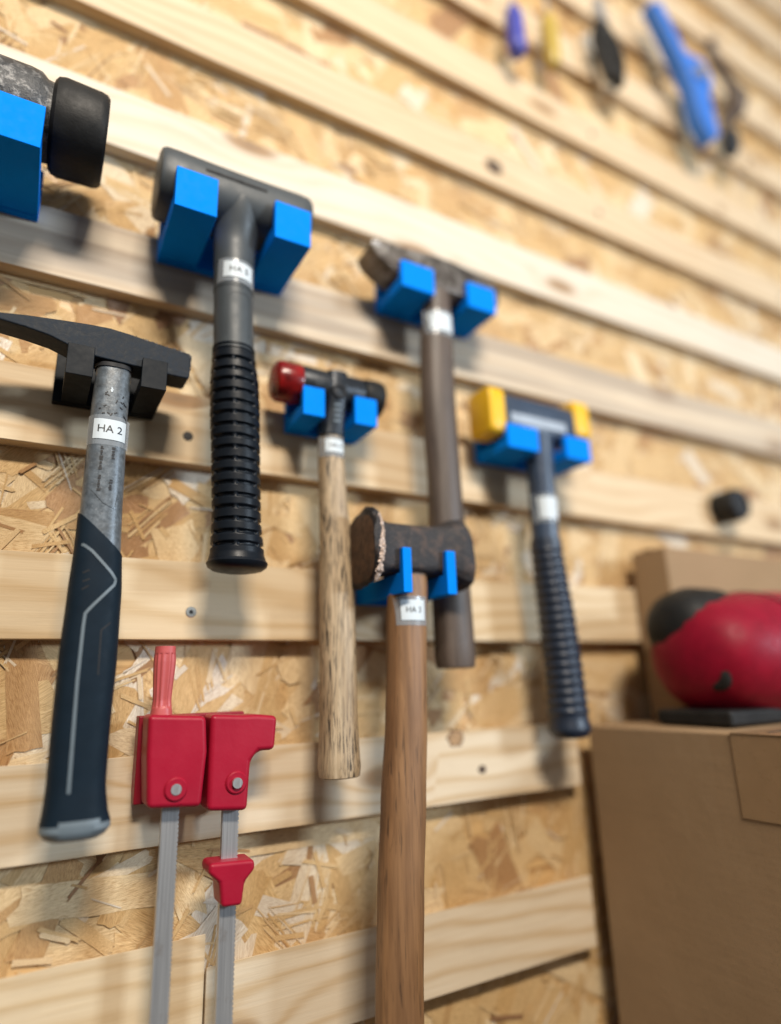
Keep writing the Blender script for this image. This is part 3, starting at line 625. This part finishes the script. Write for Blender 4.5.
s4 = Shaft([(-0.1205, 0.2495, 0.0175, -0.0400, 0.0145), (-0.1150, 0.2492, 0.0192, -0.0400, 0.0160), (-0.095, 0.2490, 0.0180, -0.0400, 0.0150), (-0.07, 0.2488, 0.0170, -0.0400, 0.0145), (-0.03, 0.2488, 0.0168, -0.0400, 0.0145), (0.03, 0.2485, 0.0166, -0.0400, 0.0145), (0.08, 0.2480, 0.0158, -0.0400, 0.0140), (0.13, 0.2450, 0.0137, -0.0400, 0.0125), (0.172, 0.2430, 0.0128, -0.0395, 0.0118), (0.20, 0.2430, 0.0120, -0.0390, 0.0112)], 2.3)
v, f = s4.mesh(-0.1195, 0.1985, 40); sh4 = make('handle', v, f, M['wood_light'], h4)
label_tag(s4, h4, sub(sh4, h4), 0.2330, 0.2525, 0.1770, 0.1905, 'HA 4', 0.0060, 0.0005)

# ------------------------------------------------------------------ rusty sledge
h5 = thing('sledge_hammer', (0.310, -0.075, 0.07), 'rusty sledge hammer with mushroomed head and long brown wooden handle', 'hammer', 'hammers and mallets hanging on the wall')
# (x, y centre, half depth, z centre, half height, power)
st = [(0.2575, -0.0690, 0.0250, 0.0780, 0.0270, 2.5), (0.2590, -0.0690, 0.0300, 0.0785, 0.0335, 2.6), (0.2620, -0.0690, 0.0320, 0.0790, 0.0362, 2.7), (0.2650, -0.0690, 0.0305, 0.0788, 0.0340, 3.0), (0.2700, -0.0690, 0.0250, 0.0785, 0.0262, 4.5), (0.2780, -0.0690, 0.0235, 0.0785, 0.0232, 7.0),
      (0.3050, -0.0690, 0.0233, 0.0785, 0.0230, 7.0), (0.3300, -0.0690, 0.0235, 0.0790, 0.0236, 6.0), (0.3460, -0.0690, 0.0245, 0.0795, 0.0262, 4.5), (0.3550, -0.0690, 0.0265, 0.0795, 0.0325, 3.6), (0.3640, -0.0690, 0.0280, 0.0785, 0.0355, 3.4), (0.3700, -0.0690, 0.0260, 0.0770, 0.0320, 3.0)]
rings = []; rr = random.Random(8)
for k, (x, y, hy, z, hz, p) in enumerate(st):
    jit = 0.0016 if k in (1, 2, 3, 9, 10) else 0.00035
    rings.append([(q[0]+rr.uniform(-1, 1)*jit, q[1]+rr.uniform(-1, 1)*jit*0.6, q[2]+rr.uniform(-1, 1)*jit*0.6) for q in ring_x(x, y, z, hy, hz, 56, p)])
    rings[-1] = [(q[0]+(0.0790-q[2])*0.06*(k > 7), q[1], q[2]-(q[1]+0.069)*0.16*(k < 4)) for q in rings[-1]]
v, f = loft(rings[1:]); hd5 = make('head', v, f, M['rust'], h5, angle=50)
v, f = loft([[(q[0]-0.0002, q[1], q[2]) for q in ring_x(0.2588, -0.0690, 0.0775, 0.0285, 0.031, 40, 3.2)], [(q[0], q[1], q[2]) for q in ring_x(0.2568, -0.0690, 0.0775, 0.021, 0.022, 40, 2.8)]]); make('striking_face', v, f, M['rust_face'], h5)
line = [(0.2640, -0.0935, 0.1080), (0.2652, -0.0975, 0.1010), (0.2660, -0.0995, 0.0910), (0.2655, -0.1005, 0.0780), (0.2645, -0.0995, 0.0650), (0.2638, -0.0965, 0.0560), (0.2635, -0.0920, 0.0480)]
v, f = chips(line, 150, 0.0042, 21, 0.0006); make('chipped_edge', v, f, M['chip'], sub(hd5, h5))
s5 = Shaft([(-0.40, 0.2790, 0.0195, -0.074, 0.0150), (-0.28, 0.2840, 0.0193, -0.074, 0.0150), (-0.21, 0.2878, 0.0195, -0.074, 0.0152), (-0.14, 0.2930, 0.0196, -0.0745, 0.0155), (-0.075, 0.2985, 0.0186, -0.0745, 0.0150), (-0.03, 0.3010, 0.0183, -0.074, 0.0150), (0.013, 0.3030, 0.0188, -0.0735, 0.0152), (0.045, 0.3060, 0.0185, -0.0730, 0.0150), (0.065, 0.3080, 0.0170, -0.0720, 0.0140)], 2.5)
v, f = s5.mesh(-0.40, 0.064, 44); sh5 = make('handle', v, f, M['wood_brown'], h5)
label_tag(s5, h5, sub(sh5, h5), 0.2900, 0.3140, 0.0120, 0.0305, 'HA 3', 0.0075, 0.0005)

# ------------------------------------------------------------------ yellow faced mallet
h6 = thing('nylon_face_mallet', (0.517, -0.045, 0.21), 'dark blue mallet with two yellow faces and ribbed grip', 'mallet', 'hammers and mallets hanging on the wall')
def blk(x0, x1, yc, hy, zc, hz, p=6, r=0.003, n=48):
    return loft([ring_x(x0, yc, zc, hy-r, hz-r, n, p), ring_x(x0+r*0.3, yc, zc, hy-r*0.3, hz-r*0.3, n, p), ring_x(x0+r, yc, zc, hy, hz, n, p), ring_x(x1-r, yc, zc, hy, hz, n, p), ring_x(x1-r*0.3, yc, zc, hy-r*0.3, hz-r*0.3, n, p), ring_x(x1, yc, zc, hy-r, hz-r, n, p)])
v, f = blk(0.4320, 0.4555, -0.0400, 0.0210, 0.2585, 0.0290); make('yellow_face', v, f, M['yellow'], h6)
v, f = blk(0.5660, 0.5930, -0.0400, 0.0200, 0.2705, 0.0250); make('yellow_face', v, f, M['yellow'], h6)
v, f = blk(0.4552, 0.5685, -0.0400, 0.0185, 0.2600, 0.0260, 3.6, 0.001); hb = make('head_body', v, f, M['navy_shaft'], h6)
v, f = prism_xz([(0.4640, 0.2470), (0.5500, 0.2470), (0.5500, 0.2590), (0.4640, 0.2590)], -0.0592, -0.0570); make('silver_label', v, f, M['silver'], sub(hb, h6))
s6 = Shaft([(-0.1050, 0.5210, 0.0175, -0.045, 0.0170), (-0.097, 0.5210, 0.0225, -0.045, 0.0210), (-0.085, 0.5208, 0.0205, -0.045, 0.0195), (-0.04, 0.5205, 0.0195, -0.045, 0.0185), (0.02, 0.5180, 0.0190, -0.045, 0.0180), (0.07, 0.5140, 0.0175, -0.045, 0.0170), (0.10, 0.5120, 0.0165, -0.045, 0.0160), (0.125, 0.5125, 0.0155, -0.045, 0.0150), (0.175, 0.5140, 0.0155, -0.045, 0.0150), (0.215, 0.5150, 0.0165, -0.045, 0.0150), (0.24, 0.5150, 0.0190, -0.045, 0.0160)], 2.2)
v, f = s6.mesh(0.0980, 0.2400, 14, taper_end=False); sh6 = make('shaft', v, f, M['navy_shaft'], h6)
def ribs6(t, z): return 0.0018*max(0, math.sin((z+0.10)/0.0098*2*math.pi))**0.6 if -0.085 < z < 0.100 else (0.001 if z > 0.1 else 0)
v, f = s6.mesh(-0.1040, 0.1120, 200, grow=0.0004, n=48, fn=ribs6); make('ribbed_grip', v, f, M['navy'], h6, angle=60)
label_tag(s6, h6, sub(sh6, h6), 0.4990, 0.5265, 0.1350, 0.1610, None, 0.01, 0.0006)

# ------------------------------------------------------------------ clamps lower left
def clamp(label, x, ztop, zbot, head, kind):
    root = thing('bar_clamp', (x, -0.03, ztop), label, 'clamp', 'red clamps hanging on the lower slats')
    pl = [(x-0.0065, zbot), (x-0.0065, ztop), (x+0.0065, ztop)]; z = ztop-0.05
    while z > zbot+0.004: pl += [(x+0.0065, z), (x+0.0056, z-0.0008), (x+0.0065, z-0.0016)]; z -= 0.0032
    pl.append((x+0.0065, zbot))
    v, f = prism_xz(pl, -0.034, -0.029); make('bar', v, f, M['steel'], root, smooth=False)
    if kind == 0:
        v, f = prism_xz([(0.0890, -0.1270), (0.1290, -0.1300), (0.1320, -0.0900), (0.1300, -0.0630), (0.0860, -0.0600), (0.0865, -0.09)], -0.048, -0.018); make('body', v, f, M['red_jaw'], root, bevel=0.004, seg=3)
        s = Shaft([(-0.063, 0.0975, 0.0085, -0.034, 0.0085), (-0.05, 0.0975, 0.0070, -0.034, 0.0070), (-0.02, 0.0978, 0.0085, -0.034, 0.0085), (-0.008, 0.0978, 0.0078, -0.034, 0.0078)], 2.4)
        v, f = s.mesh(-0.062, -0.008, 60, n=72, fn=lambda t, z: -0.0007*(0.5+0.5*math.cos(12*t)) if -0.055 < z < -0.014 else 0); make('handle', v, f, M['pink_red'], root)
    else:
        v, f = prism_xz([(0.1340, -0.1340), (0.1660, -0.1370), (0.1680, -0.1000), (0.1740, -0.0930), (0.1880, -0.0930), (0.1900, -0.0660), (0.1720, -0.0640), (0.1600, -0.0640), (0.1340, -0.0620)], -0.046, -0.018); make('fixed_jaw', v, f, M['red_jaw'], root, bevel=0.004, seg=3)
        v, f = prism_xz([(0.1480, -0.2030), (0.1640, -0.2040), (0.1660, -0.1880), (0.1740, -0.1800), (0.1730, -0.1730), (0.1380, -0.1710), (0.1370, -0.1780), (0.1460, -0.1860)], -0.045, -0.020); make('sliding_jaw', v, f, M['red_jaw'], root, bevel=0.003, seg=3)
    yf_ = -0.048 if kind == 0 else -0.046
    v, f = loft([[(x+q*math.cos(2*math.pi*k/24), y, (ztop-0.03)+q*math.sin(2*math.pi*k/24)) for k in range(24)] for q, y in ((0.0085, yf_+0.002), (0.0085, yf_-0.0010), (0.0075, yf_-0.0018), (0.0055, yf_-0.0018))]); make('bolt_boss', v, f, M['red_jaw'], root)
    n = 18; rr_ = 0.004
    bolt = loft([[(x+rr_*math.cos(2*math.pi*k/n), y, (ztop-0.03)+rr_*math.sin(2*math.pi*k/n)) for k in range(n)] for y in (-0.046, -0.0505)])
    make('bolt_head', bolt[0], bolt[1], M['steel'], root)
    return root
clamp('red bar clamp with straight red handle pointing up, left of the pair', 0.1090, -0.085, -0.30, None, 0)
clamp('red bar clamp with a red sliding jaw lower on its bar', 0.1560, -0.085, -0.30, None, 1)
v, f = prism_yz([(-0.0004, -0.062), (-0.016, -0.062), (-0.016, -0.128), (-0.010, -0.128), (-0.0004, -0.120)], 0.084, 0.170)
root = thing('clamp_holder', (0.127, -0.001, -0.128), 'red printed holder behind the two red clamps', 'holder')
make('back_plate', v, f, M['red_print'], root, bevel=0.001)
for xa in (0.118, 0.1415):
    v, f = box_v(xa, xa+0.0045, -0.040, -0.0162, -0.125, -0.085); make('arm', v, f, M['red_print'], root, bevel=0.0008)

# ------------------------------------------------------------------ cardboard box and what stands on it
bx = thing('cardboard_box', (0.80, -0.22, -0.60), 'large plain brown cardboard box at the lower right, under the red power tool', 'box')
v, f = box_v(0.582, 1.15, -0.46, -0.012, -0.60, -0.0975); make('carton', v, f, M['card'], bx, bevel=0.002)
v, f = box_v(0.580, 1.152, -0.24, -0.19, -0.0973, -0.0965); make('packing_tape', v, f, M['tape'], bx, bevel=0.0002)
v, f = box_v(0.5808, 0.5822, -0.24, -0.19, -0.170, -0.0975); make('packing_tape', v, f, M['tape'], bx, bevel=0.0002)
v, f = box_v(0.60, 1.13, -0.2165, -0.2145, -0.0964, -0.0960); make('flap_gap', v, f, M['slot'], bx, smooth=False)

b2 = thing('cardboard_box', (0.98, -0.03, -0.0965), 'flat brown cardboard box standing upright behind the red power tool', 'box')
v, f = box_v(0.705, 1.30, -0.058, -0.004, -0.0962, 0.118); make('carton', v, f, M['card'], b2, bevel=0.002)
v, f = box_v(0.704, 1.301, -0.038, -0.024, 0.1181, 0.1187); make('packing_tape', v, f, M['tape'], b2, bevel=0.0002)
pt = thing('power_tool', (0.73, -0.13, -0.0975), 'round red power tool with black rim standing on the cardboard box', 'tool')
def disc_y(prof, cx, cz, n=56, sx=1.0, sz=1.0): return loft([[(cx+r*sx*math.cos(2*math.pi*k/n), y, cz+r*sz*math.sin(2*math.pi*k/n)) for k in range(n)] for y, r in prof])
def disc_x(prof, cy, cz, n=56, sy=1.0, sz=1.0): return loft([[(x, cy+r*sy*math.cos(2*math.pi*k/n), cz+r*sz*math.sin(2*math.pi*k/n)) for k in range(n)] for x, r in prof])
v, f = disc_x([(0.626, 0.001), (0.627, 0.020), (0.632, 0.040), (0.642, 0.054), (0.658, 0.065), (0.686, 0.072), (0.730, 0.080), (0.800, 0.084), (0.840, 0.066), (0.860, 0.040), (0.862, 0.001)], -0.120, -0.024, sz=0.92); hs = make('housing', v, f, M['tool_red'], pt)
v, f = disc_x([(0.628, 0.001), (0.630, 0.020), (0.636, 0.032), (0.648, 0.042), (0.672, 0.050), (0.710, 0.050), (0.714, 0.040), (0.714, 0.001)], -0.100, 0.010, sz=0.92); make('rear_cap', v, f, M['rubber'], pt)
v, f = box_v(0.625, 0.860, -0.165, -0.075, -0.0962, -0.080); make('foot', v, f, M['rubber'], pt, bevel=0.004)
v, f = disc_x([(0.634, 0.004), (0.633, 0.010), (0.636, 0.015), (0.652, 0.016), (0.660, 0.004)], -0.148, -0.046); make('dust_port', v, f, M['rubber'], pt)
v, f = disc_x([(0.738, 0.0795), (0.738, 0.0818), (0.741, 0.0818), (0.741, 0.0795)], -0.120, -0.024, sz=0.92); make('seam', v, f, M['slot'], sub(hs, pt))
kn = thing('hose_end', (0.925, -0.03, 0.205), 'short black round hose end hanging on the wall above the red tool', 'hose')
v, f = disc_y([(-0.0005, 0.020), (-0.002, 0.025), (-0.032, 0.026), (-0.036, 0.023), (-0.036, 0.014), (-0.025, 0.012)], 0.925, 0.205); make('rubber_end', v, f, M['rubber'], kn)
v, f = disc_y([(-0.0365, 0.0225), (-0.039, 0.022), (-0.039, 0.016), (-0.034, 0.0145)], 0.925, 0.205); make('rim', v, f, M['slot'], kn)

# ------------------------------------------------------------------ far tools at the top right
G = 'tools hanging high on the wall at the right'
def pliers(label, mat, pts1, pts2, piv, r):
    root = thing('pliers', piv, label, 'pliers', G)
    for pts in (pts1, pts2):
        v, f = tube([(x, piv[1], z) for x, z in pts], [r*0.8]+[r]*(len(pts)-2)+[r*0.85], 12); make('handle', v, f, mat, root)
    v, f = disc_y([(piv[1]-0.009, 0.012), (piv[1]+0.009, 0.012)], piv[0], piv[2]); make('pivot', v, f, M['steel'], root)
    v, f = prism_xz([(piv[0]-0.014, piv[2]), (piv[0]+0.014, piv[2]), (piv[0]+0.007, piv[2]+0.05), (piv[0]-0.007, piv[2]+0.05)], piv[1]-0.007, piv[1]+0.007); make('jaws', v, f, M['steel'], root, bevel=0.002)
    return root
pliers('black handled pliers left of the blue clamp, top right', M['rubber'], [(0.772, 1.075), (0.762, 1.04), (0.768, 1.00), (0.782, 0.955)], [(0.778, 1.075), (0.800, 1.04), (0.808, 1.00), (0.800, 0.955)], (0.775, -0.03, 1.085), 0.012)
cb = thing('spring_clamp', (1.02, -0.04, 1.06), 'blue spring clamp hanging slanted near the top right corner', 'clamp', G)
v, f = prism_xz([(0.905, 1.190), (0.935, 1.200), (0.985, 1.110), (1.040, 1.120), (1.060, 1.085), (1.040, 1.030), (1.045, 0.940), (1.020, 0.915), (0.990, 0.960), (0.985, 1.030), (0.965, 1.075)], -0.055, -0.025); make('body', v, f, M['blue_tool'], cb, bevel=0.004)
v, f = disc_y([(-0.0555, 0.016), (-0.062, 0.015), (-0.062, 0.003)], 1.012, 1.070); make('pivot', v, f, M['steel'], cb)
sd = thing('screwdriver', (0.645, -0.03, 0.96), 'mustard handled screwdriver at the top edge, left of the black pliers', 'screwdriver', G)
s = Shaft([(0.905, 0.642, 0.010, -0.03, 0.010), (0.92, 0.642, 0.014, -0.03, 0.014), (0.99, 0.642, 0.014, -0.03, 0.014), (1.01, 0.642, 0.008, -0.03, 0.008)]); v, f = s.mesh(0.905, 1.01, 10); make('handle', v, f, M['ybrass'], sd)
s = Shaft([(1.01, 0.642, 0.003, -0.03, 0.003), (1.09, 0.642, 0.003, -0.03, 0.003)]); v, f = s.mesh(1.0105, 1.09, 3); make('blade', v, f, M['steel'], sd)
sd = thing('screwdriver', (0.56, -0.03, 0.93), 'violet blue handled screwdriver at the top edge, leftmost of the far tools', 'screwdriver', G)
s = Shaft([(0.885, 0.565, 0.010, -0.03, 0.010), (0.895, 0.565, 0.015, -0.03, 0.015), (0.96, 0.565, 0.014, -0.03, 0.014), (0.98, 0.565, 0.008, -0.03, 0.008)]); v, f = s.mesh(0.885, 0.98, 10); make('handle', v, f, M['violet'], sd)
s = Shaft([(0.98, 0.565, 0.003, -0.03, 0.003), (1.05, 0.565, 0.003, -0.03, 0.003)]); v, f = s.mesh(0.9805, 1.05, 3); make('blade', v, f, M['steel'], sd)

hb_ = thing('hand_brace', (1.17, -0.03, 1.10), 'dark brown tool hanging in the top right corner right of the blue clamp', 'tool', G)
v, f = tube([(1.125, -0.03, 1.24), (1.130, -0.03, 1.19), (1.165, -0.03, 1.17), (1.185, -0.03, 1.12), (1.165, -0.03, 1.07), (1.130, -0.03, 1.05), (1.125, -0.03, 1.00)], 0.011, 14); make('crank', v, f, M['wood_dark'], hb_)
s = Shaft([(1.085, 1.183, 0.012, -0.03, 0.012), (1.12, 1.185, 0.022, -0.03, 0.022), (1.155, 1.183, 0.012, -0.03, 0.012)]); v, f = s.mesh(1.085, 1.155, 12); make('grip', v, f, M['wood_dark'], hb_)
s = Shaft([(0.95, 1.125, 0.008, -0.03, 0.008), (0.97, 1.125, 0.018, -0.03, 0.018), (1.00, 1.125, 0.017, -0.03, 0.017)]); v, f = s.mesh(0.95, 1.00, 8); make('chuck', v, f, M['black_body'], hb_)
